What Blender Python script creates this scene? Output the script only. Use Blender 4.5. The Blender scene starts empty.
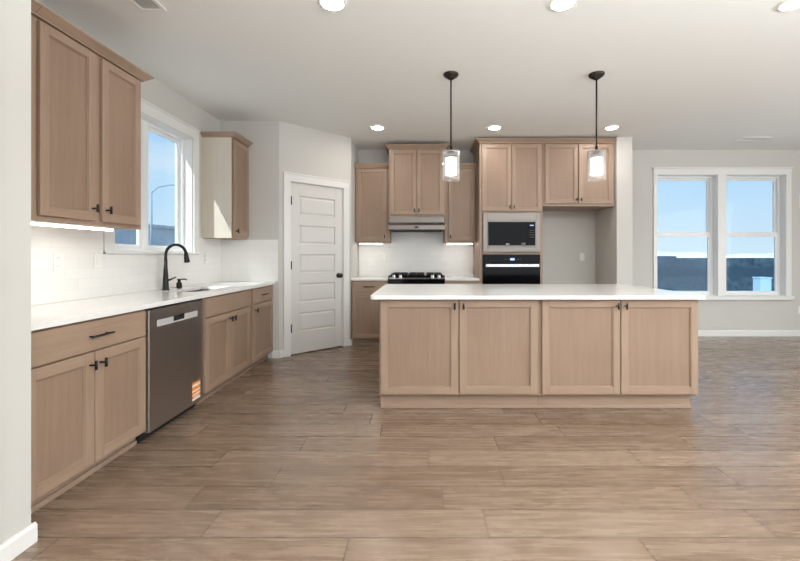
import bpy, bmesh, math, random
from mathutils import Vector, Matrix
random.seed(7)
PI = math.pi
S = bpy.context.scene
C = S.collection

# ------------------------------------------------------------------ camera
cam_d = bpy.data.cameras.new('camera')
cam = bpy.data.objects.new('camera', cam_d)
C.objects.link(cam)
cam.location = (0, 0, 1.22)
cam.rotation_euler = (PI/2, 0, 0)
cam_d.sensor_width = 36
cam_d.sensor_fit = 'HORIZONTAL'
cam_d.lens = 18.0
cam_d.shift_x = -24/800
cam_d.shift_y = -25/800
cam_d.clip_end = 600
S.camera = cam

# ------------------------------------------------------------------ view
S.view_settings.view_transform = 'Standard'
S.view_settings.look = 'None'
S.view_settings.gamma = 1
S.view_settings.use_curve_mapping = False
S.view_settings.exposure = 0.64
S.cycles.use_denoising = True
S.cycles.max_bounces = 10
S.cycles.diffuse_bounces = 6
S.cycles.transparent_max_bounces = 12
S.cycles.caustics_reflective = False
S.cycles.caustics_refractive = False
S.cycles.sample_clamp_indirect = 4.0

# ------------------------------------------------------------------ world
W = bpy.data.worlds.new('sky'); S.world = W
W.use_nodes = True
wt = W.node_tree; wt.nodes.clear()
def wn(t): return wt.nodes.new(t)
tc = wn('ShaderNodeTexCoord'); sep = wn('ShaderNodeSeparateXYZ')
wt.links.new(tc.outputs['Generated'], sep.inputs[0])
rmp = wn('ShaderNodeValToRGB')
rmp.color_ramp.elements[0].position = 0.0
rmp.color_ramp.elements[0].color = (0.48, 0.55, 0.60, 1)
rmp.color_ramp.elements[1].position = 0.5
rmp.color_ramp.elements[1].color = (0.21, 0.36, 0.56, 1)
e = rmp.color_ramp.elements.new(0.16); e.color = (0.36, 0.49, 0.60, 1)
wt.links.new(sep.outputs['Z'], rmp.inputs[0])
mp = wn('ShaderNodeMapping'); mp.inputs['Scale'].default_value = (1.0, 1.0, 4.5)
wt.links.new(tc.outputs['Generated'], mp.inputs[0])
nz = wn('ShaderNodeTexNoise'); nz.inputs['Scale'].default_value = 2.6
nz.inputs['Detail'].default_value = 8; nz.inputs['Roughness'].default_value = .6
wt.links.new(mp.outputs[0], nz.inputs['Vector'])
cr = wn('ShaderNodeValToRGB')
cr.color_ramp.elements[0].position = .50; cr.color_ramp.elements[1].position = .72
wt.links.new(nz.outputs[0], cr.inputs[0])
mx = wn('ShaderNodeMix'); mx.data_type = 'RGBA'
wt.links.new(cr.outputs[0], mx.inputs[0]); wt.links.new(rmp.outputs[0], mx.inputs[6])
mx.inputs[7].default_value = (0.50, 0.555, 0.60, 1)
bg = wn('ShaderNodeBackground'); bg.inputs['Strength'].default_value = 1.05
wt.links.new(mx.outputs[2], bg.inputs['Color'])
wo = wn('ShaderNodeOutputWorld'); wt.links.new(bg.outputs[0], wo.inputs[0])

# ------------------------------------------------------------------ sun + added fill lamps
def light(name, typ, loc, direction, energy, color=(1,1,1), size=None, size_y=None, angle=None):
    d = bpy.data.lights.new(name, typ); o = bpy.data.objects.new(name, d); C.objects.link(o)
    o.location = loc
    o.rotation_euler = Vector(direction).to_track_quat('-Z', 'Y').to_euler()
    d.energy = energy; d.color = color
    if typ == 'AREA':
        d.shape = 'RECTANGLE'; d.size = size; d.size_y = size_y
    if typ == 'SUN': d.angle = math.radians(angle)
    return o
light('sun', 'SUN', (-8, -8, 12), (1, 1.42, -1.95), 4.0, (1.0, .97, .92), angle=.5)
light('rear_opening_fill', 'AREA', (1.9, -3.85, 1.3), (0, 1, 0.1), 26, (.98, .985, 1.0), 6.4, 2.4)  # added fill lamp, acts as daylight from the unseen rear of the room
light('side_opening_fill', 'AREA', (6.75, 1.2, 1.25), (-1, 0, 0.1), 80, (.95, .975, 1.0), 4.6, 2.3)  # added fill lamp just inside the unseen right-hand opening
light('added_ceiling_fill', 'AREA', (3.0, -1.1, 1.86), (0, 0, 1), 480, (.92, .97, 1.0), 6.0, 4.0)  # added upward panel out of view, brightens the ceiling; no real fixture

# ------------------------------------------------------------------ materials
def M(name, col, rough=.5, metal=0, emit=None, es=0, spec=None, coat=None):
    m = bpy.data.materials.new(name); m.use_nodes = True
    b = m.node_tree.nodes['Principled BSDF']
    b.inputs['Base Color'].default_value = (*col, 1)
    b.inputs['Roughness'].default_value = rough
    b.inputs['Metallic'].default_value = metal
    if spec is not None: b.inputs['Specular IOR Level'].default_value = spec
    if coat: b.inputs['Coat Weight'].default_value = coat; b.inputs['Coat Roughness'].default_value = .1
    if emit: b.inputs['Emission Color'].default_value = (*emit, 1); b.inputs['Emission Strength'].default_value = es
    return m
def parts(m): return m.node_tree, m.node_tree.nodes['Principled BSDF']
def node(t, ty, **kw):
    n = t.nodes.new(ty)
    for k, v in kw.items(): setattr(n, k, v)
    return n
def math_n(t, op, a, b=None):
    n = t.nodes.new('ShaderNodeMath'); n.operation = op
    for i, v in enumerate((a, b)):
        if v is None: continue
        if isinstance(v, (int, float)): n.inputs[i].default_value = v
        else: t.links.new(v, n.inputs[i])
    return n.outputs[0]
def bump(t, b, h, strength=.1, dist=.01):
    n = t.nodes.new('ShaderNodeBump'); n.inputs['Strength'].default_value = strength
    n.inputs['Distance'].default_value = dist
    t.links.new(h, n.inputs['Height']); t.links.new(n.outputs[0], b.inputs['Normal'])

def paint(name, col, rough=.75, sc=90, st=.12):
    m = M(name, col, rough); t, b = parts(m)
    c = node(t, 'ShaderNodeTexCoord'); n = node(t, 'ShaderNodeTexNoise')
    n.inputs['Scale'].default_value = sc; n.inputs['Detail'].default_value = 3
    t.links.new(c.outputs['Object'], n.inputs['Vector']); bump(t, b, n.outputs[0], st, .003)
    return m
def wood(name, ca, cb, scale, rough=.42):
    m = M(name, ca, rough); t, b = parts(m)
    c = node(t, 'ShaderNodeTexCoord'); oi = node(t, 'ShaderNodeObjectInfo')
    ad = node(t, 'ShaderNodeVectorMath', operation='ADD')
    sc = node(t, 'ShaderNodeVectorMath', operation='SCALE'); sc.inputs['Scale'].default_value = 13.0
    cx = node(t, 'ShaderNodeCombineXYZ')
    for i in range(3): t.links.new(oi.outputs['Random'], cx.inputs[i])
    t.links.new(cx.outputs[0], sc.inputs[0])
    t.links.new(c.outputs['Object'], ad.inputs[0]); t.links.new(sc.outputs[0], ad.inputs[1])
    mp = node(t, 'ShaderNodeMapping'); mp.inputs['Scale'].default_value = scale
    t.links.new(ad.outputs[0], mp.inputs[0])
    n1 = node(t, 'ShaderNodeTexNoise'); n1.inputs['Scale'].default_value = 2.2; n1.inputs['Detail'].default_value = 9
    n1.inputs['Roughness'].default_value = .65; n1.inputs['Distortion'].default_value = .4
    t.links.new(mp.outputs[0], n1.inputs['Vector'])
    n2 = node(t, 'ShaderNodeTexNoise'); n2.inputs['Scale'].default_value = 3.0; n2.inputs['Detail'].default_value = 2
    t.links.new(ad.outputs[0], n2.inputs['Vector'])
    r = node(t, 'ShaderNodeValToRGB')
    r.color_ramp.elements[0].position = .3; r.color_ramp.elements[0].color = (*cb, 1)
    r.color_ramp.elements[1].position = .68; r.color_ramp.elements[1].color = (*ca, 1)
    mixf = math_n(t, 'ADD', math_n(t, 'MULTIPLY', n1.outputs[0], .65), math_n(t, 'MULTIPLY', n2.outputs[0], .35))
    t.links.new(mixf, r.inputs[0]); t.links.new(r.outputs[0], b.inputs['Base Color'])
    bump(t, b, n1.outputs[0], .05, .002)
    return m
CA, CB = (.375, .265, .192), (.280, .192, .136)
WV = wood('maple_upright', CA, CB, (22, 22, 1.1))
WH = wood('maple_sideways', CA, CB, (1.1, 22, 22))
WPANEL = wood('maple_panel', (.315, .215, .154), (.25, .167, .117), (17, 17, .8))
CREAM = wood('pale_side_panel', (.62, .56, .47), (.56, .50, .415), (10, 10, .8), .5)
WOODS = [WV, WH, WPANEL, CREAM]
WALL = paint('wall_paint', (.56, .545, .515))
CEIL = paint('ceiling_paint', (.82, .83, .81), .85, 60, .2)
TRIM = paint('trim_paint', (.74, .735, .715), .35, 40, .02)
DOORP = paint('door_paint', (.64, .625, .60), .38, 40, .02)
BLACK = M('matte_black', (.009, .009, .009), .42, 0, spec=.35)
DARK = M('dull_black', (.01, .01, .011), .6)  # even near-black of the dishwasher tub, grip, toe panel and hood filter
BRONZE = M('oiled_bronze', (.045, .038, .03), .35, .8)
PLASTIC = M('white_plastic', (.78, .77, .74), .35)
DARKSLOT = M('duct_grey', (.12, .115, .11), .6)
SLOT = M('slot_grey', (.25, .24, .23), .5)
BGLASS = M('black_glass', (.004, .004, .005), .08, 0, spec=.16)
DISPLAY = M('display_glow', (.1, .1, .15), .3, emit=(.45, .6, 1), es=.8)
WHITEMARK = M('white_print', (.8, .8, .8), .5)
ORANGE = M('orange_print', (.85, .30, .05), .5)
VINYL = M('window_vinyl', (.78, .79, .79), .3)
CAST = M('cast_iron', (.015, .015, .015), .5, .4)
def stainless(name, col, rough, scale=(2, 2, 300)):
    m = M(name, col, rough, 1); t, b = parts(m)
    c = node(t, 'ShaderNodeTexCoord'); mp = node(t, 'ShaderNodeMapping'); mp.inputs['Scale'].default_value = scale
    t.links.new(c.outputs['Object'], mp.inputs[0])
    n = node(t, 'ShaderNodeTexNoise'); n.inputs['Scale'].default_value = 3; t.links.new(mp.outputs[0], n.inputs['Vector'])
    bump(t, b, n.outputs[0], .04, .001)
    return m
STEEL = stainless('stainless_steel', (.215, .192, .175), .38)
DWSTEEL = stainless('dark_stainless', (.47, .43, .395), .38)
BRIGHT = M('satin_aluminium', (.80, .79, .78), .5, .6)
CHROME = M('bright_steel', (.8, .8, .79), .18, 1)

def quartz():
    m = M('white_quartz', (.84, .83, .81), .12, spec=.5); t, b = parts(m)
    c = node(t, 'ShaderNodeTexCoord'); n = node(t, 'ShaderNodeTexNoise'); n.inputs['Scale'].default_value = 3
    n.inputs['Detail'].default_value = 8; t.links.new(c.outputs['Object'], n.inputs['Vector'])
    r = node(t, 'ShaderNodeValToRGB'); r.color_ramp.elements[0].color = (.80, .79, .765, 1)
    r.color_ramp.elements[1].color = (.86, .85, .83, 1)
    t.links.new(n.outputs[0], r.inputs[0]); t.links.new(r.outputs[0], b.inputs['Base Color'])
    return m
QUARTZ = quartz()

def tile():
    m = M('subway_tile', (.8, .8, .78), .12, spec=.5); t, b = parts(m)
    c = node(t, 'ShaderNodeTexCoord'); s = node(t, 'ShaderNodeSeparateXYZ'); cb = node(t, 'ShaderNodeCombineXYZ')
    t.links.new(c.outputs['Object'], s.inputs[0])
    t.links.new(s.outputs['X'], cb.inputs[0]); t.links.new(s.outputs['Z'], cb.inputs[1])
    k = node(t, 'ShaderNodeTexBrick'); k.offset = .5
    k.inputs['Scale'].default_value = 1; k.inputs['Brick Width'].default_value = .20; k.inputs['Row Height'].default_value = .0725
    k.inputs['Mortar Size'].default_value = .0016; k.inputs['Mortar Smooth'].default_value = .1
    k.inputs['Color1'].default_value = (.80, .79, .765, 1); k.inputs['Color2'].default_value = (.77, .76, .735, 1)
    k.inputs['Mortar'].default_value = (.72, .71, .69, 1)
    t.links.new(cb.outputs[0], k.inputs['Vector']); t.links.new(k.outputs['Color'], b.inputs['Base Color'])
    n = node(t, 'ShaderNodeTexNoise'); n.inputs['Scale'].default_value = 9; t.links.new(cb.outputs[0], n.inputs['Vector'])
    h = math_n(t, 'SUBTRACT', math_n(t, 'MULTIPLY', n.outputs[0], .6), k.outputs['Fac'])
    bump(t, b, h, .14, .003)
    return m
TILE = tile()

def floor_mat():
    m = M('oak_planks', (.3, .2, .14), .38, spec=.85); t, b = parts(m)
    c = node(t, 'ShaderNodeTexCoord'); s = node(t, 'ShaderNodeSeparateXYZ'); t.links.new(c.outputs['Object'], s.inputs[0])
    X, Y = s.outputs['X'], s.outputs['Y']
    yy = math_n(t, 'DIVIDE', math_n(t, 'SUBTRACT', Y, -8.165), .194)
    row = math_n(t, 'FLOOR', yy); fy = math_n(t, 'FRACT', yy)
    wr = node(t, 'ShaderNodeTexWhiteNoise', noise_dimensions='1D'); t.links.new(row, wr.inputs['W'])
    xx = math_n(t, 'DIVIDE', math_n(t, 'ADD', math_n(t, 'ADD', X, 20), math_n(t, 'MULTIPLY', wr.outputs[0], 5)), 1.25)
    col = math_n(t, 'FLOOR', xx); fx = math_n(t, 'FRACT', xx)
    cid = node(t, 'ShaderNodeCombineXYZ'); t.links.new(row, cid.inputs[0]); t.links.new(col, cid.inputs[1])
    wid = node(t, 'ShaderNodeTexWhiteNoise', noise_dimensions='3D'); t.links.new(cid.outputs[0], wid.inputs['Vector'])
    idv = wid.outputs['Value']
    g = node(t, 'ShaderNodeCombineXYZ')
    t.links.new(math_n(t, 'ADD', math_n(t, 'MULTIPLY', X, 1.6), math_n(t, 'MULTIPLY', idv, 37)), g.inputs[0])
    t.links.new(math_n(t, 'MULTIPLY', Y, 26), g.inputs[1]); t.links.new(math_n(t, 'MULTIPLY', idv, 91), g.inputs[2])
    n1 = node(t, 'ShaderNodeTexNoise'); n1.inputs['Scale'].default_value = 1.5; n1.inputs['Detail'].default_value = 8
    n1.inputs['Roughness'].default_value = .62; n1.inputs['Distortion'].default_value = .5
    t.links.new(g.outputs[0], n1.inputs['Vector'])
    g2 = node(t, 'ShaderNodeCombineXYZ')
    t.links.new(math_n(t, 'ADD', math_n(t, 'MULTIPLY', X, .55), math_n(t, 'MULTIPLY', idv, 17)), g2.inputs[0])
    t.links.new(math_n(t, 'MULTIPLY', Y, 3.5), g2.inputs[1]); t.links.new(math_n(t, 'MULTIPLY', idv, 57), g2.inputs[2])
    n2 = node(t, 'ShaderNodeTexNoise'); n2.inputs['Scale'].default_value = 1.2; n2.inputs['Detail'].default_value = 2
    t.links.new(g2.outputs[0], n2.inputs['Vector'])
    rings = math_n(t, 'FRACT', math_n(t, 'MULTIPLY', n2.outputs[0], 16))
    rings = math_n(t, 'ABSOLUTE', math_n(t, 'SUBTRACT', rings, .5))
    f = math_n(t, 'ADD', math_n(t, 'MULTIPLY', n1.outputs[0], .42), math_n(t, 'MULTIPLY', rings, .15))
    f = math_n(t, 'ADD', f, math_n(t, 'MULTIPLY', math_n(t, 'SUBTRACT', idv, .5), .11))
    r = node(t, 'ShaderNodeValToRGB'); E = r.color_ramp.elements
    E[0].position = .06; E[0].color = (.100, .060, .037, 1); E[1].position = .37; E[1].color = (.285, .205, .148, 1)
    k = E.new(.225); k.color = (.205, .138, .094, 1)
    t.links.new(f, r.inputs[0])
    ey = math_n(t, 'MULTIPLY', math_n(t, 'MINIMUM', fy, math_n(t, 'SUBTRACT', 1, fy)), .194)
    ex = math_n(t, 'MULTIPLY', math_n(t, 'MINIMUM', fx, math_n(t, 'SUBTRACT', 1, fx)), 1.25)
    ed = math_n(t, 'MINIMUM', ey, ex)
    seam = math_n(t, 'MULTIPLY', math_n(t, 'LESS_THAN', ed, .0030), .85)
    mxx = node(t, 'ShaderNodeMix', data_type='RGBA'); t.links.new(seam, mxx.inputs[0]); t.links.new(r.outputs[0], mxx.inputs[6])
    mxx.inputs[7].default_value = (.06, .04, .028, 1); t.links.new(mxx.outputs[2], b.inputs['Base Color'])
    h = math_n(t, 'SUBTRACT', math_n(t, 'MULTIPLY', n1.outputs[0], .3), seam)
    bump(t, b, h, .18, .003)
    rr = math_n(t, 'ADD', math_n(t, 'MULTIPLY', n1.outputs[0], .14), .20); t.links.new(rr, b.inputs['Roughness'])
    return m
FLOOR = floor_mat()

def clear_glass(name, tint, ior=1.45, edge=None):
    m = bpy.data.materials.new(name); m.use_nodes = True; t = m.node_tree; t.nodes.clear()
    o = node(t, 'ShaderNodeOutputMaterial'); tr = node(t, 'ShaderNodeBsdfTransparent'); gl = node(t, 'ShaderNodeBsdfGlossy')
    tr.inputs[0].default_value = (*tint, 1); gl.inputs['Roughness'].default_value = .02
    fr = node(t, 'ShaderNodeFresnel'); ge = node(t, 'ShaderNodeNewGeometry')     # same reflectance from either side of the pane
    t.links.new(math_n(t, 'ADD', math_n(t, 'MULTIPLY', ge.outputs['Backfacing'], 1/ior-ior), ior), fr.inputs[0])
    if edge:
        lw = node(t, 'ShaderNodeLayerWeight'); lw.inputs[0].default_value = .5; df = node(t, 'ShaderNodeBsdfDiffuse'); df.inputs[0].default_value = (.85, .85, .83, 1)
        m2 = node(t, 'ShaderNodeMixShader'); t.links.new(math_n(t, 'ADD', math_n(t, 'MULTIPLY', math_n(t, 'POWER', lw.outputs['Facing'], 3.0), .8), .07), m2.inputs[0]); t.links.new(tr.outputs[0], m2.inputs[1]); t.links.new(df.outputs[0], m2.inputs[2]); tr = m2
    mi = node(t, 'ShaderNodeMixShader'); t.links.new(fr.outputs[0], mi.inputs[0]); t.links.new(tr.outputs[0], mi.inputs[1]); t.links.new(gl.outputs[0], mi.inputs[2])
    t.links.new(mi.outputs[0], o.inputs[0])
    return m
WGLASS = clear_glass('window_glass', (.90, .96, 1.0), 1.2)
PGLASS = clear_glass('pendant_glass', (.95, .95, .95), 1.5, edge=True)
FROST = M('frosted_lit_glass', (.9, .88, .85), .4, emit=(1, .95, .88), es=1.3)
LAMP = M('lamp_lens', (.9, .9, .9), .4, emit=(1, .93, .84), es=75)
STRIP = M('led_strip', (.9, .9, .9), .4, emit=(1, .96, .90), es=9)

def block_mat(name, ca, cb, sc):
    m = M(name, ca, .9); t, b = parts(m)
    c = node(t, 'ShaderNodeTexCoord'); n = node(t, 'ShaderNodeTexNoise'); n.inputs['Scale'].default_value = sc; n.inputs['Detail'].default_value = 8
    t.links.new(c.outputs['Object'], n.inputs['Vector']); r = node(t, 'ShaderNodeValToRGB')
    r.color_ramp.elements[0].color = (*ca, 1); r.color_ramp.elements[0].position = .35
    r.color_ramp.elements[1].color = (*cb, 1); r.color_ramp.elements[1].position = .7
    t.links.new(n.outputs[0], r.inputs[0]); t.links.new(r.outputs[0], b.inputs['Base Color']); bump(t, b, n.outputs[0], .6, .05)
    return m
SPLIT = block_mat('split_face_block', (.006, .027, .052), (.045, .095, .135), 7)
SMOOTHB = block_mat('smooth_block', (.010, .037, .066), (.015, .047, .08), 2)
HOUSE = block_mat('grey_siding', (.36, .42, .47), (.46, .52, .57), 1.2)
ROOF = block_mat('grey_shingle', (.30, .35, .40), (.40, .45, .50), 3)
GROUND = block_mat('bare_ground', (.42, .42, .42), (.62, .62, .62), .3)
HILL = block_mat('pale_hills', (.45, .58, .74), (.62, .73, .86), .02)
BOXP = M('pale_blue_box', (.33, .52, .68), .6)
POSTM = M('lamp_post_grey', (.28, .36, .44), .6)

# ------------------------------------------------------------------ mesh builder
class MB:
    def __init__(s): s.bm = bmesh.new()
    def _f(s, vs, mi, smooth=False):
        try:
            f = s.bm.faces.new(vs); f.material_index = mi; f.smooth = smooth
        except ValueError: pass
    def box(s, x0, x1, y0, y1, z0, z1, mi=0):
        v = [s.bm.verts.new(p) for p in ((x0,y0,z0),(x1,y0,z0),(x1,y1,z0),(x0,y1,z0),(x0,y0,z1),(x1,y0,z1),(x1,y1,z1),(x0,y1,z1))]
        for q in ((3,2,1,0),(4,5,6,7),(0,1,5,4),(1,2,6,5),(2,3,7,6),(3,0,4,7)): s._f([v[i] for i in q], mi)
        return s
    def hexa(s, lo, hi, mi=0):    # lo, hi: four points each, counter-clockwise from above
        v = [s.bm.verts.new(p) for p in list(lo)+list(hi)]
        for q in ((3,2,1,0),(4,5,6,7),(0,1,5,4),(1,2,6,5),(2,3,7,6),(3,0,4,7)): s._f([v[i] for i in q], mi)
        return s
    def prism(s, pts, z0, z1, mi=0):
        a = [s.bm.verts.new((x,y,z0)) for x,y in pts]; b = [s.bm.verts.new((x,y,z1)) for x,y in pts]
        s._f(a[::-1], mi); s._f(b, mi); n = len(pts)
        for i in range(n): s._f([a[i],a[(i+1)%n],b[(i+1)%n],b[i]], mi)
        return s
    def profile_x(s, pts, x0, x1, mi=0):   # pts (y,z) closed, extruded along x
        a = [s.bm.verts.new((x0,y,z)) for y,z in pts]; b = [s.bm.verts.new((x1,y,z)) for y,z in pts]
        s._f(a, mi); s._f(b[::-1], mi); n = len(pts)
        for i in range(n): s._f([a[i],b[i],b[(i+1)%n],a[(i+1)%n]], mi)
        return s
    def tube(s, pts, r, n=12, mi=0):
        pts = [Vector(p) for p in pts]; rs = r if isinstance(r, (list, tuple)) else [r]*len(pts)
        rings = []; up = None
        for i, p in enumerate(pts):
            d = (pts[min(i+1, len(pts)-1)]-pts[max(i-1, 0)]).normalized()
            if up is None:
                up = Vector((0,0,1)) if abs(d.z) < .9 else Vector((1,0,0))
            a = (up - d*up.dot(d)).normalized(); b = d.cross(a); up = a
            rings.append([s.bm.verts.new(p+(a*math.cos(2*PI*k/n)+b*math.sin(2*PI*k/n))*rs[i]) for k in range(n)])
        for i in range(len(rings)-1):
            for k in range(n): s._f([rings[i][k],rings[i][(k+1)%n],rings[i+1][(k+1)%n],rings[i+1][k]], mi, True)
        s._f(rings[0][::-1], mi); s._f(rings[-1], mi)
        return s
    def lathe(s, prof, cx=0, cy=0, n=28, mi=0, cap=True):   # prof: (r, z)
        rings = [[s.bm.verts.new((cx+r*math.cos(2*PI*k/n), cy+r*math.sin(2*PI*k/n), z)) for k in range(n)] for r, z in prof]
        for i in range(len(rings)-1):
            for k in range(n): s._f([rings[i][k],rings[i][(k+1)%n],rings[i+1][(k+1)%n],rings[i+1][k]], mi, True)
        if cap: s._f(rings[0][::-1], mi); s._f(rings[-1], mi)
        return s
    def xf(s, mat):
        bmesh.ops.transform(s.bm, matrix=mat, verts=s.bm.verts); return s
    def build(s, name, mats, parent=None, bevel=0, seg=2):
        bmesh.ops.recalc_face_normals(s.bm, faces=s.bm.faces)
        me = bpy.data.meshes.new(name); s.bm.to_mesh(me); s.bm.free()
        for m in (mats if isinstance(mats, (list, tuple)) else [mats]): me.materials.append(m)
        o = bpy.data.objects.new(name, me); C.objects.link(o)
        if parent: o.parent = parent
        if bevel:
            b = o.modifiers.new('bevel', 'BEVEL'); b.width = bevel; b.segments = seg; b.limit_method = 'ANGLE'; b.angle_limit = math.radians(40)
        return o
def tag(o, label, cat, group=None):
    o['label'] = label; o['category'] = cat
    if group: o['group'] = group
    return o
def thing(name, label, cat, loc=(0,0,0), rz=0, group=None):
    o = bpy.data.objects.new(name, None); C.objects.link(o); o.empty_display_size = .1
    o.location = loc; o.rotation_euler = (0, 0, rz)
    return tag(o, label, cat, group)
def struct(o): o['kind'] = 'structure'; return o
def sroot(name, loc=(0,0,0), rz=0):
    o = bpy.data.objects.new(name, None); C.objects.link(o); o.location = loc; o.rotation_euler = (0,0,rz); o.empty_display_size = .1
    return struct(o)

# ------------------------------------------------------------------ room shell
CH = 2.82            # ceiling height
XL, YB, YP = -2.426, 6.05, 4.757
XR, YR = 6.9, -4.0
struct(MB().box(-2.6, XR+.15, YR-.15, YB+.2, -.08, 0).build('floor', FLOOR))
struct(MB().box(-2.6, XR+.15, YR-.15, YB+.2, CH, CH+.12).build('ceiling', CEIL))
# left wall with window hole Y 3.12..4.19, Z 1.25..2.445
w = MB()
for a in ((1.70, 3.12, 0, CH), (4.19, YB+.2, 0, CH), (3.12, 4.19, 0, 1.25), (3.12, 4.19, 2.445, CH)):
    w.box(XL-.17, XL, a[0], a[1], a[2], a[3])
struct(w.build('wall_left', WALL))
# near wall return at the left of the camera
struct(MB().box(XL-.17, -1.665, YR, 1.695, 0, CH).build('wall_near', WALL))
# back wall with two window holes
w = MB(); w.box(XL, 3.52, YB, YB+.17, 0, CH); w.box(4.43, 4.56, YB, YB+.17, 0, CH); w.box(5.46, XR, YB, YB+.17, 0, CH)
for a, b in ((3.52, 4.43), (4.56, 5.46)):
    w.box(a, b, YB, YB+.17, 0, .61); w.box(a, b, YB, YB+.17, 2.44, CH)
struct(w.build('wall_back', WALL))
# rear wall (behind the camera) and right wall, each with a wide opening for daylight
w = MB(); w.box(-1.665, -1.3, YR-.15, YR, 0, CH); w.box(5.2, XR+.15, YR-.15, YR, 0, CH); w.box(-1.3, 5.2, YR-.15, YR, 2.5, CH)
struct(w.build('wall_rear', WALL))
w = MB(); w.box(XR, XR+.15, YR, -1.2, 0, CH); w.box(XR, XR+.15, 3.6, YB+.17, 0, CH); w.box(XR, XR+.15, -1.2, 3.6, 2.45, CH)
struct(w.build('wall_right', WALL))
# pantry walls
struct(MB().box(XL+.001, -1.764, YP, YP+.1, 0, CH).prism([(-1.764, YP), (-1.724, YP), (-1.793, YP+.073), (-1.764, YP+.1)], 0, CH).build('wall_pantry', WALL))
SX, SY = -1.724, YP; EX, EY = -.994, 5.447
DL = math.hypot(EX-SX, EY-SY); DA = math.atan2(EY-SY, EX-SX)
diag = sroot('wall_corner', (SX, SY, 0), DA)
MB().box(0, .135, 0, .1, 0, CH).box(.888, DL, 0, .1, 0, CH).box(.135, .888, 0, .1, 2.13, CH).build('wall_panel', WALL, diag)
struct(MB().prism([(EX, EY), (EX, YB), (EX-.1, YB), (EX-.1, EY+.04), (EX-.07,EY+.075-.1)], 0, CH).build('wall_side', WALL))
# fridge alcove wall
struct(MB().box(2.592, 2.806, 5.38, YB, 0, CH).build('wall_alcove', WALL, bevel=.006))

# pantry door
dr = sroot('door_1', (SX, SY, 0), DA)
d = MB(); x0, x1, y0, y1 = .153, .870, .012, .047
tops = [1.957-.362*k for k in range(5)]
px0, px1 = x0+.105, x1-.105
d.box(x0, px0, y0, y1, .012, 2.113); d.box(px1, x1, y0, y1, .012, 2.113)
zc = 2.113
for k in range(5):
    d.box(px0, px1, y0, y1, tops[k], zc); zc = tops[k]-.235
d.box(px0, px1, y0, y1, .012, zc)
d.build('door_slab', DOORP, dr, bevel=.0015)
for k in range(5):
    z1_ = tops[k]; z0_ = z1_-.235; a, b = px0, px1; i = .018; j = .034
    p = MB(); yb = y0+.013
    def ring(xa, xb, za, zb, y): return [(xa, y, za), (xb, y, za), (xb, y, zb), (xa, y, zb)]
    r0 = ring(a, b, z0_, z1_, y0+.001); r1 = ring(a+.010, b-.010, z0_+.010, z1_-.010, yb); r2 = ring(a+i, b-i, z0_+i, z1_-i, yb); r3 = ring(a+j, b-j, z0_+j, z1_-j, y0+.005)
    rv = [[p.bm.verts.new(q) for q in r] for r in (r0, r1, r2, r3)]
    for u in range(3):
        for v in range(4): p._f([rv[u][v], rv[u][(v+1)%4], rv[u+1][(v+1)%4], rv[u+1][v]], 0)
    p._f(rv[3], 0)
    p.build('door_panel', DOORP, dr)
c = MB(); cy0, cy1 = -.019, 0
c.box(.052, .140, cy0, cy1, 0, 2.12); c.box(.880, .968, cy0, cy1, 0, 2.12); c.box(.052, .968, cy0, cy1, 2.12, 2.205)
c.box(.044, .976, cy0-.008, cy1, 2.205, 2.222)
c.box(.136, .151, 0, .1, 0, 2.129); c.box(.872, .887, 0, .1, 0, 2.129); c.box(.151, .872, 0, .1, 2.116, 2.129)
c.build('door_casing', TRIM, dr, bevel=.003)
for z in (1.89, 1.10, .33):
    MB().tube([(.153, .002, z-.05), (.153, .002, z+.05)], .009, 10).box(.150, .164, .004, .0115, z-.048, z+.048).build('door_hinge', BLACK, dr)
k = MB(); k.lathe([(.033, 0), (.033, .006), (.012, .010), (.011, .038), (.022, .044), (.030, .056), (.030, .066), (.018, .074), (.002, .076)], n=24)
k.xf(Matrix.Translation((.815, y0, .955)) @ Matrix.Rotation(PI/2, 4, 'X')); k.build('door_knob', BLACK, dr)

# baseboards
def bb(name, pts, h=.09, t=.014, parent=None):   # run of points (x,y); board lies on the left side of the travel direction
    m = MB()
    for (ax, ay), (bx, by) in zip(pts[:-1], pts[1:]):
        dx, dy = bx-ax, by-ay; L = math.hypot(dx, dy); nx, ny = -dy/L*t, dx/L*t; ex, ey = dx/L*t, dy/L*t
        lo = [(ax, ay, 0), (bx, by, 0), (bx+nx, by+ny, 0), (ax+nx, ay+ny, 0)]
        mid = [(q[0], q[1], h-.012) for q in lo]
        hi = [(ax, ay, h), (bx, by, h), (bx+nx*.5, by+ny*.5, h), (ax+nx*.5, ay+ny*.5, h)]
        m.hexa(lo, mid); m.hexa(mid, hi)
    return struct(m.build(name, TRIM))
bb('baseboard_back', [(XR, YB), (2.806, YB)])
bb('baseboard_alcove', [(2.806, YB), (2.806, 5.366), (2.592, 5.366)][0:2])
u = (math.cos(DA), math.sin(DA))
bb('baseboard_pantry', [(SX+.052*u[0], SY+.052*u[1]), (SX, SY), (-1.80, SY)])
bb('baseboard_corner', [(EX, EY+.05), (EX, EY), (SX+.968*u[0], SY+.968*u[1])])
bb('baseboard_near', [(-1.665, 1.709), (-1.665, 1.552)], .082)
struct(MB().box(-2.2, -1.6655, 1.6955, 1.709, 0, .080).build('baseboard_end', TRIM, bevel=.004))
# casing of an opening in the near wall, only its edge is in view
struct(MB().box(-1.665, -1.642, 1.42, 1.550, 0, 2.25).box(-1.665, -1.642, 0.4, 1.550, 2.25, 2.37).build('trim_1', TRIM, bevel=.003))

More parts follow.
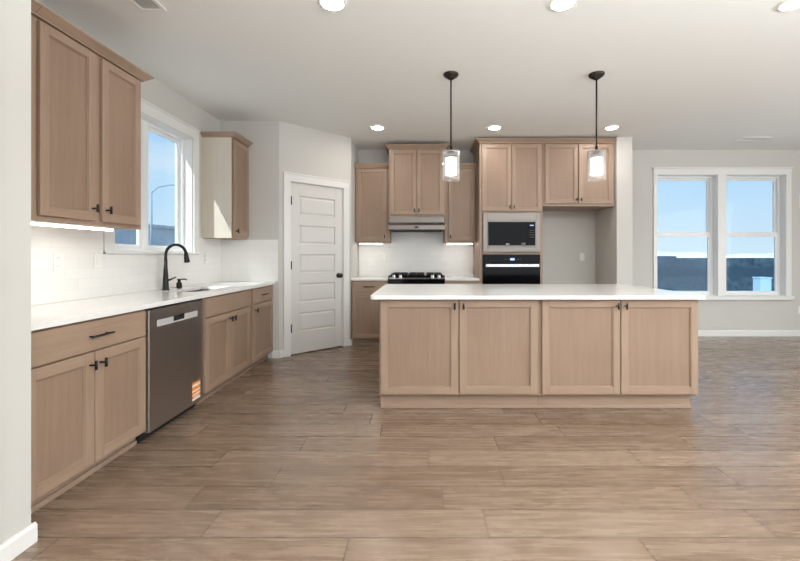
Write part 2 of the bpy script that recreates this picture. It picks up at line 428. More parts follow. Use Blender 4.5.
# ------------------------------------------------------------------ windows
def slab_window(name, loc, rz, ww, z0, z1, split='v', depth=.17):
    """local: x across 0..ww, y 0 = inner wall face, + outwards, z absolute"""
    r = sroot(name, loc, rz)
    fy0, fy1 = .085, .145; fw = .035
    f = MB(); f.box(0, fw, fy0, fy1, z0, z1); f.box(ww-fw, ww, fy0, fy1, z0, z1); f.box(fw, ww-fw, fy0, fy1, z0, z0+fw); f.box(fw, ww-fw, fy0, fy1, z1-fw, z1)
    f.build('window_frame', VINYL, r, bevel=.003)
    j = MB(); j.box(-.001, .006, .0, .085, z0, z1); j.box(ww-.006, ww+.001, 0, .085, z0, z1); j.box(.006, ww-.006, 0, .085, z1-.006, z1+.001); j.box(.006, ww-.006, 0, .085, z0-.001, z0+.006)
    j.build('window_jamb', TRIM, r)
    sf = .03
    def sash(xa, xb, za, zb, y):
        s = MB(); s.box(xa, xa+sf, y, y+.025, za, zb); s.box(xb-sf, xb, y, y+.025, za, zb); s.box(xa+sf, xb-sf, y, y+.025, za, za+sf); s.box(xa+sf, xb-sf, y, y+.025, zb-sf, zb)
        so = s.build('window_sash', VINYL, r, bevel=.002)
        MB().box(xa+sf, xb-sf, y+.010, y+.014, za+sf, zb-sf).build('window_pane', WGLASS, so)
    if split == 'v':
        m = ww/2
        MB().box(m-.09, m-.0101, .085, .092, z0+fw, z1-fw).box(m-.09, m+.0, .0905, .116, z0+fw, z1-fw).build('window_mullion', VINYL, r, bevel=.002)
        sash(fw, m-.091, z0+fw, z1-fw, .092); sash(m-.02, ww-fw, z0+fw, z1-fw, .118)
    else:
        m = (z0+z1)/2 + .02
        sash(fw, ww-fw, m-.02, z1-fw, .118); sash(fw, ww-fw, z0+fw, m+.015, .092)
        MB().box(fw, ww-fw, .088, .12, m-.036, m+.032).build('meeting_rail', VINYL, r, bevel=.003)
    return r
w1 = slab_window('window_1', (XL, 3.12, 0), PI/2, 1.07, 1.25, 2.445, 'v')
c = MB(); c.box(-.10, -.004, -.02, 0, 1.232, 2.445); c.box(1.074, 1.165, -.02, 0, 1.232, 2.445); c.box(-.10, 1.165, -.02, 0, 2.445, 2.54); c.box(-.11, 1.172, -.028, 0, 2.54, 2.556)
c.box(-.10, 1.165, -.026, .02, 1.232, 1.252)
c.build('window_casing', TRIM, w1, bevel=.003)
w2 = slab_window('window_2', (3.52, YB, 0), 0, .91, .61, 2.44, 'h')
w3 = slab_window('window_3', (4.56, YB, 0), 0, .90, .61, 2.44, 'h')
c = MB(); c.box(3.464, 3.518, YB-.02, YB, .61, 2.44); c.box(4.432, 4.558, YB-.02, YB, .61, 2.44); c.box(5.462, 5.545, YB-.02, YB, .61, 2.44)
c.box(3.464, 5.545, YB-.02, YB, 2.44, 2.53); c.box(3.445, 5.565, YB-.03, YB, 2.53, 2.55)
c.box(3.445, 5.565, YB-.045, YB, .548, .608)
struct(c.build('trim_2', TRIM, bevel=.003))

# ------------------------------------------------------------------ outside
struct(MB().box(-160, 160, YB+.4, 300, -.5, -.35).box(-160, -2.9, -60, YB+.4, -.5, -.35).build('ground', GROUND))
h = MB(); n = 60
vs = []
for i in range(n+1):
    x = -200+i*10; z = 3.0+1.1*math.sin(i*.7)+.7*math.sin(i*1.9+1)
    vs.append([h.bm.verts.new((x, 285, -.4)), h.bm.verts.new((x, 292, z)), h.bm.verts.new((x, 299, -.4))])
for i in range(n):
    for k in range(2): h._f([vs[i][k], vs[i+1][k], vs[i+1][k+1], vs[i][k+1]], 0, True)
struct(h.build('hills', HILL))
bw = thing('retaining_wall', 'dark blue grey block wall seen outside the dining windows', 'garden wall', (0, 13, -.35))
MB().box(4, 26, 0, .5, 0, .87).box(4, 26, .06, .5, 1.17, 1.49).build('split_face_course', SPLIT, bw)
MB().box(4, 26, .03, .5, .87, 1.17).build('smooth_course', SMOOTHB, bw)
MB().box(4, 8.24, .06, .5, 1.49, 1.555).build('raised_coping', SPLIT, bw)
ub = thing('utility_cabinet', 'pale blue utility box standing in the yard before the dark block wall', 'utility box', (8.62, 10.2, -.35))
MB().box(-.14, .14, -.12, .12, .04, .99).build('body', BOXP, ub, bevel=.01); MB().box(-.15, .15, -.13, .13, .99, 1.02).build('lid', BOXP, ub); MB().box(-.17, .17, -.15, .15, 0, .04).build('base', SMOOTHB, ub)
# neighbouring houses beyond the kitchen window
def house(x0, x1, y0, y1, hw, hr, label):
    r = thing('house', label, 'house', ((x0+x1)/2, (y0+y1)/2, -.35)); a, b = (x1-x0)/2, (y1-y0)/2
    MB().box(-a, a, -b, b, 0, hw).build('wall', HOUSE, r)
    e = .35; rf = MB()
    pts = [(-b-e, hw-.06), (b+e, hw-.06), (b+e, hw+.06), (0, hr), (-b-e, hw+.06)]
    rf.profile_x(pts, -a-e, a+e).build('roof', ROOF, r)
    for wy in (-b*.55, b*.1, b*.6):
        MB().box(a, a+.05, wy-.5, wy+.5, .9, 2.0).build('window', SMOOTHB, r)
house(-27, -17.3, 14.5, 21.6, 3.3, 3.7, 'pale grey house further left outside the kitchen window')
house(-28, -17.6, 22.3, 36, 3.42, 3.62, 'pale grey house right of the street lamp beyond the kitchen window')
sl = thing('street_lamp', 'thin arched street lamp rising behind houses outside the kitchen window', 'street lamp', (-16.5, 24.2, -.35))
MB().tube([(0,0,0), (0,0,5.4)], [.09, .05], 10).build('pole', POSTM, sl)
MB().tube([(0,0,5.35), (.2,.3,5.75), (.6,.9,6.0), (1.1,1.6,6.05)], .035, 8).build('arm', POSTM, sl)
MB().box(1.0, 1.35, 1.5, 1.9, 5.98, 6.08).build('lamp_head', POSTM, sl)

# ------------------------------------------------------------------ cabinets
def t_knob(x, z, parent, mat=BLACK, y=-.022, s=1.15):
    MB().tube([(x, y, z), (x, y-.026*s, z)], .0048*s, 10).tube([(x, y-.030*s, z-.021*s), (x, y-.030*s, z+.021*s)], .0062*s, 10).build('knob', mat, parent)
def bar_pull(x, z, L, parent, y=-.022):
    m = MB()
    for sx in (-1, 1): m.tube([(x+sx*L*.36, y, z), (x+sx*L*.36, y-.028, z)], .0045, 8)
    m.tube([(x-L/2, y-.030, z), (x+L/2, y-.030, z)], .006, 10).build('pull', BLACK, parent)
def shaker(x0, x1, z0, z1, parent, name='door', st=.057, ft=.022):
    m = MB()
    g = -.003
    m.box(x0, x0+st, -ft, g, z0, z1, 0); m.box(x1-st, x1, -ft, g, z0, z1, 0)
    m.box(x0+st, x1-st, -ft, g, z0, z0+st, 1); m.box(x0+st, x1-st, -ft, g, z1-st, z1, 1)
    m.box(x0+st, x1-st, -ft+.012, g, z0+st, z1-st, 2)
    # little inner bead
    b = .006
    m.box(x0+st, x0+st+b, -ft+.005, g, z0+st, z1-st, 0); m.box(x1-st-b, x1-st, -ft+.005, g, z0+st, z1-st, 0)
    m.box(x0+st+b, x1-st-b, -ft+.005, g, z0+st, z0+st+b, 1); m.box(x0+st+b, x1-st-b, -ft+.005, g, z1-st-b, z1-st, 1)
    return m.build(name, WOODS, parent, bevel=.0014, seg=1)
def crown(w, d, zb, zt, p, parent, left=0, right=0):
    """flared moulding over a cabinet w x d"""
    m = MB(); t = zt-zb
    def ring(o, z): return [(-o*left, -.02-o, z), (w+o*right, -.02-o, z), (w+o*right, d, z), (-o*left, d, z)]
    m.hexa(ring(.004, zb), ring(.006, zb+t*.18), 1); m.hexa(ring(.010, zb+t*.18), ring(p, zb+t*.80), 1); m.hexa(ring(p+.004, zb+t*.80), ring(p+.004, zt), 1)
    return m.build('crown_molding', WOODS, parent)
def cabinet(name, label, cat, loc, rz, w, d, z0, z1, doors=(), drawers=(), toe=None, crw=None, group=None, hollow=False, body_mat=0, st=.057, side_cream=None, pull=.15):
    """loc: world x,y of the local origin; z absolute. doors: (x0,x1,z0,z1,knobx,knobz)"""
    r = thing(name, label, cat, (loc[0], loc[1], 0), rz, group)
    base = 0 if toe else z0
    r.location.z = base; Z = lambda z: z-base
    b = MB(); t = .018
    if hollow:
        b.box(0, t, .02, d, Z(z0), Z(z1)); b.box(w-t, w, .02, d, Z(z0), Z(z1)); b.box(t, w-t, .02, d, Z(z0), Z(z0)+t); b.box(t, w-t, d-t, d, Z(z0)+t, Z(z1)); b.box(0, w, 0, .02, Z(z0), Z(z1), 1)
    else: b.box(0, w, 0, d, Z(z0), Z(z1), body_mat)
    b.build('body', WOODS, r, bevel=.001, seg=1)
    for q in doors:
        o = shaker(q[0], q[1], Z(q[2]), Z(q[3]), r, st=st)
        if q[4] is not None: t_knob(q[4], Z(q[5]), o, s=q[6] if len(q) > 6 else 1.15)
    for q in drawers:
        o = MB().box(q[0], q[1], -.022, -.003, Z(q[2]), Z(q[3]), 1).build('drawer', WOODS, r, bevel=.002)
        if q[4] is not None: bar_pull(q[4], Z(q[5]), pull, o)
    if toe:
        ta, tb, ty = toe
        MB().box(ta, tb, ty, d-.02, 0, z0, 1).build('toe_kick', WOODS, r)
        MB().box(ta, tb, ty-.012, ty, 0, .030, 1).build('shoe_molding', WOODS, r, bevel=.004)
    if crw: crown(w, d, Z(crw[0]), Z(crw[1]), crw[2], r, crw[3], crw[4])
    if side_cream:
        MB().box(-.002 if side_cream < 0 else w, 0 if side_cream < 0 else w+.002, 0, d, Z(z0), Z(z1), 3).build('side_panel', WOODS, r)
    return r
R90 = PI/2
XF = -1.81     # face of the left base run
# left base run: local x = world Y - y0
y0 = 1.765
cabinet('base_cabinet', 'wide base cabinet left of the dishwasher with one drawer over two doors', 'cabinet', (XF, y0), R90, .828, .61, .088, .878,
        doors=[(.022, 2.171-y0, .092, .698, 2.171-.03-y0, .632), (2.178-y0, 2.571-y0, .092, .698, 2.178+.03-y0, .632)],
        drawers=[(.022, 2.571-y0, .708, .866, 2.195-y0, .786)], toe=(0, .815, .052))
y0 = 3.252
cabinet('sink_base_cabinet', 'base cabinet under the sink, right of the dishwasher, false front over two doors', 'cabinet', (XF, y0), R90, .909, .61, .088, .878,
        doors=[(3.277-y0, 3.700-y0, .092, .698, 3.672-y0, .640), (3.705-y0, 4.127-y0, .092, .698, 3.733-y0, .640)],
        drawers=[(3.277-y0, 4.127-y0, .708, .866, None, 0)], toe=(0, .909, .052), hollow=True)
y0 = 4.163
cabinet('base_cabinet', 'narrow base cabinet at the far end of the left run beside the pantry', 'cabinet', (XF, y0), R90, .588, .61, .088, .878,
        doors=[(4.196-y0, 4.735-y0, .092, .698, 4.23-y0, .640)], drawers=[(4.196-y0, 4.735-y0, .708, .866, 4.466-y0, .79)], toe=(0, .588, .052), pull=.16)

# dishwasher
y0 = 2.597
dw = thing('dishwasher', 'dark stainless dishwasher between the left base cabinets with an energy sticker', 'dishwasher', (XF, y0, 0), R90)
MB().box(.004, .646, .02, .58, .10, .872).build('tub', DARK, dw)
p = MB(); p.box(.004, .634, -.022, .02, .062, .862).build('front_panel', DWSTEEL, dw, bevel=.006, seg=3)
MB().box(.634, .650, -.012, .02, .062, .868).build('trim_strip', STEEL, dw)
hp = MB(); hp.box(2.68-y0, 2.853-y0, -.0245, -.022, .742, .786); hp.box(2.983-y0, 3.155-y0, -.0245, -.022, .742, .786); hp.box(2.853-y0, 2.983-y0, -.0245, -.022, .742, .752)
ho = hp.build('handle_plate', BRIGHT, dw, bevel=.001, seg=1)
MB().box(2.853-y0, 2.983-y0, -.0235, -.0221, .752, .790).build('grip_recess', DARK, ho)
MB().box(2.93-y0, 2.975-y0, -.030, -.0236, .765, .795).build('latch', BLACK, ho, bevel=.004)
so = MB().box(3.085-y0, 3.195-y0, -.0232, -.0222, .092, .232).build('energy_sticker', ORANGE, dw)
m = MB()
for a, b_ in ((.094, .108), (.135, .142), (.160, .170), (.200, .214)): m.box(3.085-y0, 3.195-y0, -.0238, -.0233, a, b_)
for k in range(5): m.box(3.10-y0, 3.10+.05+.012*(k%3)-y0, -.0238, -.0233, .112+k*.004, .1135+k*.004)
m.build('sticker_print', WHITEMARK, so)
MB().box(.004, .646, .045, .06, 0, .10).build('toe_panel', DARK, dw)
m = MB(); m.box(2.72-y0, 2.80-y0, -.0228, -.0221, .822, .8235).build('fine_print', SLOT, dw)

# left uppers, local x = Y - y0, face at X=-2.12, doors to -2.10
XU, DU = -2.10, .324
ZB, ZT = 1.412, 2.508
y0 = 1.712
cabinet('wall_cabinet', 'wall cabinet at the left picture edge, mostly hidden behind the white wall', 'cabinet', (XU, y0), R90, .420, DU, ZB, ZT,
        doors=[(.02, 2.108-y0, ZB+.028, ZT-.012, None, 0)], crw=(ZT, 2.558, .042, 0, 0))
y0 = 2.134
cabinet('wall_cabinet', 'two-door wall cabinet left of the sink window, nearest to the camera', 'cabinet', (XU, y0), R90, .834, DU, ZB, ZT,
        doors=[(2.167-y0, 2.533-y0, ZB+.028, ZT-.012, 2.506-y0, 1.515), (2.588-y0, 2.935-y0, ZB+.028, ZT-.012, 2.615-y0, 1.515)], crw=(ZT, 2.558, .042, 0, 1), st=.052)
y0 = 4.365
cabinet('wall_cabinet', 'small cream-sided wall cabinet between sink window and pantry wall', 'cabinet', (XU, y0), R90, .388, DU, ZB, ZT,
        doors=[(4.385-y0, 4.740-y0, ZB+.028, ZT-.012, 4.41-y0, 1.49)], crw=(ZT, 2.558, .042, 1, 0), side_cream=-1)

# back run; rz=0, local x = X - x0
YF = 5.43
x0 = -.986
cabinet('base_cabinet', 'back wall base cabinet between the pantry corner and the range', 'cabinet', (x0, YF), 0, .497, .61, .088, .878,
        doors=[(.02, .478, .100, .712, .44, .66)], drawers=[(.02, .478, .728, .868, .25, .80)], toe=(0, .497, .05), st=.05)
x0 = .286
cabinet('base_cabinet', 'back wall base cabinet between the range and the oven tower', 'cabinet', (x0, YF), 0, .459, .61, .088, .878,
        doors=[(.02, .44, .100, .712, .05, .66)], drawers=[(.02, .44, .728, .868, .22, .80)], toe=(0, .459, .05), st=.05)
# uppers at the back
cabinet('wall_cabinet', 'single-door wall cabinet left of the range hood', 'cabinet', (-.986, 5.74), 0, .490, .30, 1.405, 2.475,
        doors=[(.035, .452, 1.437, 2.462, .425, 1.49)], crw=(2.475, 2.53, .035, 0, 0), st=.05)
cabinet('wall_cabinet', 'single-door wall cabinet right of the range hood', 'cabinet', (.296, 5.74), 0, .450, .30, 1.405, 2.475,
        doors=[(.055, .425, 1.437, 2.462, .082, 1.49)], crw=(2.475, 2.53, .035, 0, 0), st=.05)
cabinet('wall_cabinet', 'taller two-door wall cabinet directly above the range hood', 'cabinet', (-.494, 5.62), 0, .788, .42, 1.762, 2.715,
        doors=[(.022, .386, 1.795, 2.70, .360, 1.85), (.398, .766, 1.795, 2.70, .424, 1.85)], crw=(2.715, 2.765, .05, 1, 1), st=.052)
# oven tower
x0 = .752; ow = .858
ot = thing('oven_tower_cabinet', 'full height cabinet housing the microwave and the wall oven', 'cabinet', (x0, YF, 0))
b = MB(); t = .018
b.box(0, t, .02, .60, .088, 2.74); b.box(ow-t, ow, .02, .60, .088, 2.74); b.box(t, ow-t, .58, .60, .088, 2.74)
b.box(t, ow-t, .02, .58, 2.72, 2.74); b.box(t, ow-t, .02, .58, 1.80, 1.818); b.box(t, ow-t, .02, .58, 1.238, 1.256); b.box(t, ow-t, .02, .58, .54, .558); b.box(t, ow-t, .02, .58, .088, .106)
b.box(0, .042, 0, .02, .088, 2.74); b.box(ow-.037, ow, 0, .02, .088, 2.74)
b.box(.042, ow-.037, 0, .02, 1.798, 2.74, 1); b.box(.042, ow-.037, 0, .02, 1.234, 1.264, 1); b.box(.042, ow-.037, 0, .02, .088, .56, 1)
b.build('body', WOODS, ot, bevel=.001, seg=1)
for a, c_, kx in ((.035, .430, .405), (.438, .836, .463)):
    o = shaker(a, c_, 1.822, 2.728, ot, st=.052); t_knob(kx, 1.875, o)
o = MB().box(.035, .836, -.02, 0, .11, .53, 1).build('drawer', WOODS, ot, bevel=.002); bar_pull(.43, .46, .16, o)
MB().box(0, ow, .05, .58, 0, .088, 1).build('toe_kick', WOODS, ot)
crown(ow, .60, 2.74, 2.792, .055, ot, 1, 0)
# refrigerator cabinet
cabinet('refrigerator_cabinet', 'two-door bridge cabinet above the empty refrigerator alcove', 'cabinet', (1.612, YF), 0, .972, .61, 1.888, 2.74,
        doors=[(.030, .470, 1.925, 2.728, .445, 1.975), (.484, .940, 1.925, 2.728, .509, 1.975)], crw=(2.74, 2.792, .055, 0, 0), st=.052)

# island
cabinet('island_cabinet', 'left half of the kitchen island base with two panelled doors', 'island cabinet', (-.352, 3.15), 0, 1.258, 1.14, .118, .878,
        doors=[(.012, .620, .134, .872, .591, .826), (.630, 1.242, .134, .872, .659, .826)], toe=(.006, 1.258, .052), st=.056)
cabinet('island_cabinet', 'right half of the kitchen island base nearer the dining windows', 'island cabinet', (.907, 3.15), 0, 1.243, 1.14, .118, .878,
        doors=[(.018, .629, .134, .872, .600, .826), (.636, 1.238, .134, .872, .665, .826)], toe=(0, 1.226, .052), st=.056)

# ------------------------------------------------------------------ countertops
def rrect(x0, x1, y0, y1, r, n=6):
    pts = []
    for cx, cy, a0 in ((x1-r, y1-r, 0), (x0+r, y1-r, 90), (x0+r, y0+r, 180), (x1-r, y0+r, 270)):
        for k in range(n+1):
            a = math.radians(a0+90*k/n); pts.append((cx+r*math.cos(a), cy+r*math.sin(a)))
    return pts
ct = MB().prism(rrect(-.417, 2.185, 3.08, 4.35, .035), .880, .910).build('countertop', QUARTZ, bevel=.003)
tag(ct, 'long white quartz island worktop with rounded corners', 'countertop')
HX0, HX1, HY0, HY1 = -2.25, -1.93, 3.42, 4.03
ct = MB(); Xa, Xb = XL+.002, -1.77
ct.box(Xa, Xb, 1.715, HY0, .880, .910); ct.box(Xa, Xb, HY1, 4.753, .880, .910); ct.box(Xa, HX0, HY0, HY1, .880, .910); ct.box(HX1, Xb, HY0, HY1, .880, .910)
bmesh.ops.remove_doubles(ct.bm, verts=ct.bm.verts, dist=1e-5)
tag(ct.build('countertop', QUARTZ), 'long white quartz worktop with the sink along the left wall', 'countertop')
tag(MB().box(-.988, -.487, 5.40, 6.046, .880, .910).build('countertop', QUARTZ, bevel=.002), 'short white worktop left of the range', 'countertop')
tag(MB().box(.284, .748, 5.40, 6.046, .880, .910).build('countertop', QUARTZ, bevel=.002), 'short white worktop between range and oven tower', 'countertop')
# sink
sk = thing('kitchen_sink', 'stainless steel undermount sink in the left worktop', 'sink', ((HX0+HX1)/2, (HY0+HY1)/2, .69))
a, b_ = (HX1-HX0)/2+.006, (HY1-HY0)/2+.006
s = MB(); s.box(-a, a, -b_, b_, 0, .004); s.box(-a, -a+.004, -b_, b_, .004, .189); s.box(a-.004, a, -b_, b_, .004, .189); s.box(-a+.004, a-.004, -b_, -b_+.004, .004, .189); s.box(-a+.004, a-.004, b_-.004, b_, .004, .189)
s.build('basin', STEEL, sk); MB().lathe([(.045, .004), (.045, .007), (.03, .008), (.028, .005)], n=20).build('drain', CHROME, sk)
# faucet
fc = thing('kitchen_faucet', 'tall black gooseneck pull-down faucet behind the sink', 'faucet', (-2.325, 3.60, .91))
MB().lathe([(.030, 0), (.030, .006), (.026, .012), (.022, .10), (.016, .20), (.0135, .27)], n=24).build('body', BLACK, fc)
pts = [(0, 0, .26)]
for k in range(13):
    a = PI-k*PI*.92/12; pts.append((.092+.092*math.cos(a), .0, .315+.092*math.sin(a)))
MB().tube(pts, .0125, 14).build('gooseneck_spout', BLACK, fc)
e = Vector(pts[-1])
MB().tube([e+Vector((0, 0, .005)), e+Vector((.004, 0, -.03)), e+Vector((.012, 0, -.085)), e+Vector((.013, 0, -.092))], [.0135, .018, .024, .018], 16).build('spray_head', BLACK, fc)
MB().tube([(0, .018, .085), (0, .060, .088), (.01, .13, .108)], [.012, .009, .006], 12).build('handle', BLACK, fc)
sd = thing('soap_dispenser', 'small black soap dispenser right of the faucet', 'soap dispenser', (-2.325, 3.80, .91))
MB().lathe([(.024, 0), (.024, .05), (.014, .055), (.013, .075), (.018, .078), (.018, .088)], n=20).build('body', BLACK, sd)
MB().tube([(0, 0, .083), (.06, -.005, .086), (.075, -.006, .078)], .006, 10).build('nozzle', BLACK, sd)

# ------------------------------------------------------------------ backsplashes
def splash(loc, rz, rects, label, z=.911):
    m = MB()
    for a, b, c_, d_ in rects: m.box(a, b, -.008, -.0005, c_-z, d_-z)
    o = m.build('tile_backsplash', TILE); o.location = (*loc, z); o.rotation_euler = (0, 0, rz)
    return tag(o, label, 'backsplash')
splash((XL, 0), R90, [(1.715, 3.015, .911, 1.410), (3.015, 4.30, .911, 1.230), (4.30, 4.756, .911, 1.410)], 'white tile backsplash along the left wall under the sink window')
splash((0, YP), 0, [(XL+.009, -1.735, .911, 1.408)], 'white tile backsplash on the short pantry wall at the end of the counter')
splash((0, YB), 0, [(-.984, .748, .911, 1.403), (-.492, .290, 1.403, 1.76)], 'white tile backsplash behind the range and hood')

# ------------------------------------------------------------------ appliances
rg = thing('range', 'black slide-in range with steel knobs between the back base cabinets', 'range', (-.484, 5.395, 0))
rw = .764
MB().box(.002, rw-.002, .03, .62, .04, .895).build('body', BLACK, rg)
MB().box(.002, rw-.002, 0, .03, .21, .80).build('oven_door', BGLASS, rg, bevel=.004)
MB().tube([(.06, -.035, .77), (rw-.06, -.035, .77)], .012, 12).box(.08, .10, -.03, .0, .76, .78).box(rw-.10, rw-.08, -.03, 0, .76, .78).build('door_handle', CHROME, rg)
MB().box(.002, rw-.002, 0, .03, .05, .20).build('storage_drawer', BLACK, rg, bevel=.003)
m = MB(); m.profile_x([(-.012, .81), (.09, .81), (.09, .952), (.05, .948), (-.012, .905)], .0, rw).build('control_panel', BGLASS, rg, bevel=.002)
MB().profile_x([(-.0135, .905), (.012, .9245), (.014, .9285), (-.0135, .909)], .012, rw-.012).build('trim_strip', CHROME, rg)
MB().box(.002, rw-.002, .09, .635, .895, .925).build('cooktop', BGLASS, rg)
for kx in (.075, .165, rw-.165, rw-.075):
    k = MB(); k.lathe([(.026, 0), (.025, .010), (.019, .014), (.017, .034), (.012, .038)], n=20)
    k.xf(Matrix.Translation((kx, .018, .930)) @ Matrix.Rotation(math.radians(32), 4, 'X')); k.build('knob', CHROME, rg)
for gx in (.03, .275, .52):
    g = MB(); gw = .215
    for q in (0, .5, 1): g.box(gx+q*(gw-.012), gx+q*(gw-.012)+.012, .11, .60, .945, .968)
    for q in (.11, .235, .355, .475, .588): g.box(gx, gx+gw, q, q+.012, .945, .968)
    for qx in (0, gw-.012):
        for qy in (.11, .588): g.box(gx+qx, gx+qx+.012, qy, qy+.012, .925, .945)
    g.build('grate', CAST, rg)
for fx in (.05, rw-.05):
    for fy in (.08, .57): MB().lathe([(.016, 0), (.016, .04)], fx, fy, 12).build('foot', BLACK, rg)

hd = thing('range_hood', 'slim stainless under-cabinet range hood above the range', 'range hood', (-.488, 5.48, 1.575))
MB().profile_x([(0, 0), (.555, 0), (.555, .183), (.10, .183), (.10, .105), (0, .062)], 0, .772).build('canopy', STEEL, hd, bevel=.003)
MB().box(.03, .742, .05, .52, -.006, 0).build('filter', DARK, hd)
MB().box(.36, .41, -.004, .0, .02, .045).build('button', BLACK, hd)

mw = thing('microwave', 'built-in black microwave with stainless trim kit above the wall oven', 'microwave', (.798, 5.40, 1.266))
MW, MH = .772, .530
f = MB()
f.box(0, .057, 0, .028, 0, MH); f.box(MW-.060, MW, 0, .028, 0, MH); f.box(.057, MW-.060, 0, .028, 0, .072); f.box(.057, MW-.060, 0, .028, MH-.105, MH)
f.build('trim_kit', STEEL, mw, bevel=.003)
f = MB(); q = .006
f.box(.057, .066, -.006, .03, .072, MH-.105); f.box(MW-.069, MW-.060, -.006, .03, .072, MH-.105); f.box(.066, MW-.069, -.006, .03, .072, .090); f.box(.066, MW-.069, -.006, .03, MH-.123, MH-.105)
f.build('front_frame', STEEL, mw, bevel=.002)
MB().box(.066, .60, .004, .03, .090, MH-.123).build('door', BGLASS, mw)
MB().box(.075, MW-.075, .031, .45, .085, MH-.115).build('cavity', BLACK, mw)
cp = MB().box(.603, MW-.069, .002, .03, .090, MH-.123).build('control_panel', BGLASS, mw)
MB().box(.632, .682, .0008, .0019, .355, .367).build('display', DISPLAY, cp)
for r_ in range(4):
    for c_ in range(3): MB().box(.630+c_*.022, .638+c_*.022, .001, .0019, .20+r_*.03, .206+r_*.03).build('key', SLOT, cp)
MB().box(.31, .355, .0022, .0038, .103, .113).build('badge', WHITEMARK, mw)
m = MB().box(.515, .575, .0022, .0038, .105, .112); m.box(.52, .57, .0022, .0038, .118, .124); m.build('fine_print', SLOT, mw)

ov = thing('wall_oven', 'black glass wall oven with steel bar handle under the microwave', 'oven', (.798, 5.40, .562))
OH = .67
MB().box(.006, .766, .028, .50, 0, OH).build('body', BLACK, ov)
MB().box(0, .772, 0, .028, .560, OH).build('control_panel', BGLASS, ov, bevel=.002)
MB().box(0, .772, 0, .028, .0, .553).build('door', BGLASS, ov, bevel=.002)
h_ = MB(); h_.box(.03, .742, -.055, -.035, .503, .543); h_.box(.05, .075, -.036, 0, .510, .536); h_.box(.697, .722, -.036, 0, .510, .536); h_.build('handle', CHROME, ov, bevel=.006, seg=3)
MB().box(.365, .425, -.0012, -.0002, .592, .622).build('display', DISPLAY, ov)
for k in range(3):
    for a in (.29, .46): MB().box(a+k*.022, a+.006+k*.022, -.0012, -.0002, .604, .609).build('touch_key', SLOT, ov)

# ------------------------------------------------------------------ outlets and switches
def plate(loc, rz, label, kind='outlet', name='wall_outlet', w=.070, h=.115):
    r = thing(name, label, kind, loc, rz)
    MB().box(-w/2, w/2, -.006, -.0002, -h/2, h/2).build('cover_plate', PLASTIC, r, bevel=.002)
    if kind == 'outlet':
        for s_ in (-1, 1):
            o = MB().box(-.017, .017, -.0075, -.006, s_*.027-.017, s_*.027+.017).build('socket', PLASTIC, r, bevel=.001)
            MB().box(-.009, -.006, -.0082, -.0076, s_*.027-.003, s_*.027+.007).box(.006, .009, -.0082, -.0076, s_*.027-.003, s_*.027+.007).build('slot', SLOT, o)
    else:
        MB().hexa([(-.017, -.0075, -.033), (.017, -.0075, -.033), (.017, -.006, -.033), (-.017, -.006, -.033)], [(-.017, -.010, .033), (.017, -.010, .033), (.017, -.006, .033), (-.017, -.006, .033)]).build('rocker', PLASTIC, r)
    return r
TX = XL+.0085; TY = YB-.0085
plate((TX, 2.64, 1.175), R90, 'white outlet on the left backsplash nearest the camera')
plate((TX, 2.96, 1.18), R90, 'white rocker switch on the left backsplash just before the window', 'switch', 'light_switch')
plate((TX, 4.43, 1.19), R90, 'white outlet on the left backsplash right of the faucet')
plate((-.63, TY, 1.19), 0, 'white outlet on the back backsplash left of the range')
plate((.62, TY, 1.20), 0, 'white outlet on the back backsplash right of the range')
plate((-.81, TY, 1.11), 0, 'white switch plate on the back backsplash near the pantry corner', 'switch', 'light_switch')
plate((2.39, YB, 1.20), 0, 'white outlet inside the refrigerator alcove')
plate((5.695, YB, .40), 0, 'white outlet low on the dining wall right of the windows')
th = thing('thermostat', 'white wall control at the right picture edge beside the dining windows', 'thermostat', (5.72, YB, 2.04))
MB().box(-.06, .06, -.025, -.0005, -.095, .095).build('body', M('white_case', (.93, .93, .92), .4), th, bevel=.004)
MB().box(-.03, .03, -.027, -.0251, .02, .06).build('screen', SLOT, th)

# ------------------------------------------------------------------ lamps
def strip(loc, rz, L, label):
    r = thing('under_cabinet_light', label, 'light', loc, rz, None)
    MB().box(0, L, 0, .05, .012, .022).build('housing', PLASTIC, r); MB().box(.005, L-.005, .003, .047, 0, .012).build('diffuser', STRIP, r)
strip((-2.115, 1.80, 1.388), R90, .93, 'long lit strip light under the nearest left wall cabinets')
strip((-.93, 5.755, 1.381), 0, .33, 'lit strip light under the wall cabinet left of the hood')
strip((.33, 5.755, 1.381), 0, .37, 'lit strip light under the wall cabinet right of the hood')
where = {(0, 0): 'round recessed ceiling light at top centre left, nearest the camera and left of the island',
         (1, 0): 'round recessed ceiling light at the top edge above the middle of the island front',
         (2, 0): 'round recessed ceiling light cut by the top right picture corner',
         (0, 1): 'round recessed ceiling light before the cabinet over the range hood',
         (1, 1): 'round recessed ceiling light before the oven tower',
         (2, 1): 'round recessed ceiling light beside the refrigerator alcove wall'}
for i, x in enumerate((-.58, .88, 2.345)):
    for j, y in enumerate((2.53, 5.0)):
        r = thing('recessed_light', where[(i, j)], 'ceiling light', (x, y, CH), 0, 'recessed ceiling lights')
        MB().lathe([(.092, -.0005), (.090, -.006), (.070, -.009), (.070, -.0005)], n=36, cap=False).build('trim_ring', PLASTIC, r)
        MB().lathe([(.070, -.0006), (.070, -.006), (.001, -.007)], n=36).build('lens', LAMP, r)
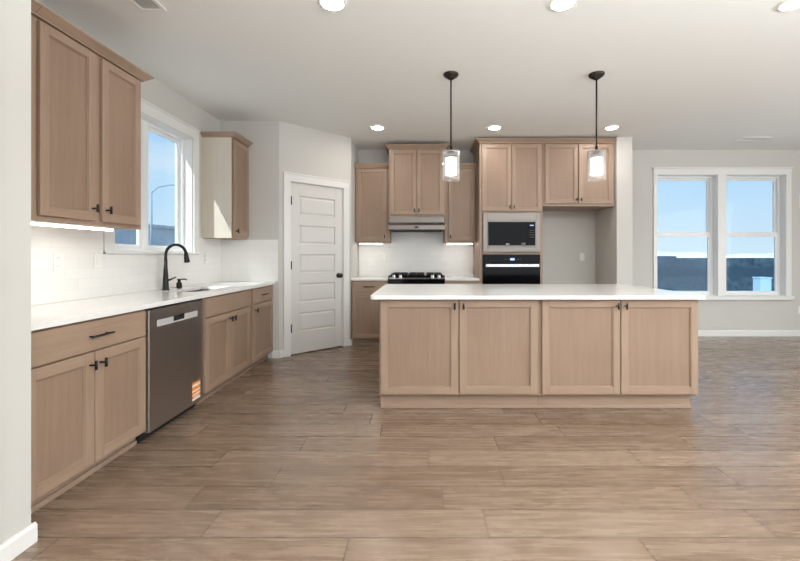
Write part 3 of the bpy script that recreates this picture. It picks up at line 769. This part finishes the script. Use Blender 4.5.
def pendant(x, y, label):
    r = thing('pendant_light', label, 'pendant light', (x, y, 1.885), 0, 'pendant lights over the island')
    top = CH-1.885
    MB().lathe([(.002, top-.055), (.016, top-.05), (.035, top-.036), (.062, top-.018), (.068, top-.006), (.068, top-.0005)], n=32).build('canopy', BRONZE, r)
    MB().tube([(0, 0, .27), (0, 0, top-.045)], .0075, 12).build('rod', BRONZE, r)
    MB().lathe([(.032, .238), (.032, .262), (.014, .268), (.012, .30), (.002, .302)], n=24).build('socket_cap', BRONZE, r)
    MB().lathe([(.076, .002), (.077, .25), (.074, .25), (.073, .002)], n=40, cap=False).lathe([(.077, .2505), (.030, .2515), (.030, .2485), (.077, .2475)], n=40, cap=False).lathe([(.0765, 0), (.0775, .004), (.0725, .004), (.0735, 0)], n=40, cap=False).build('clear_shade', PGLASS, r)
    MB().lathe([(.050, .045), (.052, .050), (.052, .195), (.03, .200)], n=32).build('inner_shade', FROST, r)
pendant(.238, 3.53, 'bronze pendant with clear glass shade over the left half of the island')
pendant(1.522, 3.53, 'bronze pendant with clear glass shade over the right half of the island')

# ceiling vents
def vent(x, y, w, d, label):
    r = thing('ceiling_vent', label, 'vent', (x, y, CH))
    f = MB(); a, b = w/2, d/2; t = .022
    f.box(-a, -a+t, -b, b, -.008, -.0005); f.box(a-t, a, -b, b, -.008, -.0005); f.box(-a+t, a-t, -b, -b+t, -.008, -.0005); f.box(-a+t, a-t, b-t, b, -.008, -.0005)
    f.build('frame', PLASTIC, r, bevel=.002)
    s = MB(); n = 7
    along_y = d > w
    for k in range(n):
        if along_y:
            q = -a+t+(2*a-2*t)*(k+.5)/n; s.box(q-.003, q+.003, -b+t, b-t, -.0045, -.0025)
        else:
            q = -b+t+(2*b-2*t)*(k+.5)/n; s.box(-a+t, a-t, q-.003, q+.003, -.0035, -.0022)
    s.build('louvre', PLASTIC, r); MB().box(-a+t, a-t, -b+t, b-t, -.0018, -.0006).build('duct', DARKSLOT, r)
vent(-1.76, 2.45, .17, .32, 'white ceiling vent at the top left near the wall cabinets')
vent(4.50, 5.47, .40, .15, 'white ceiling vent before the dining windows')
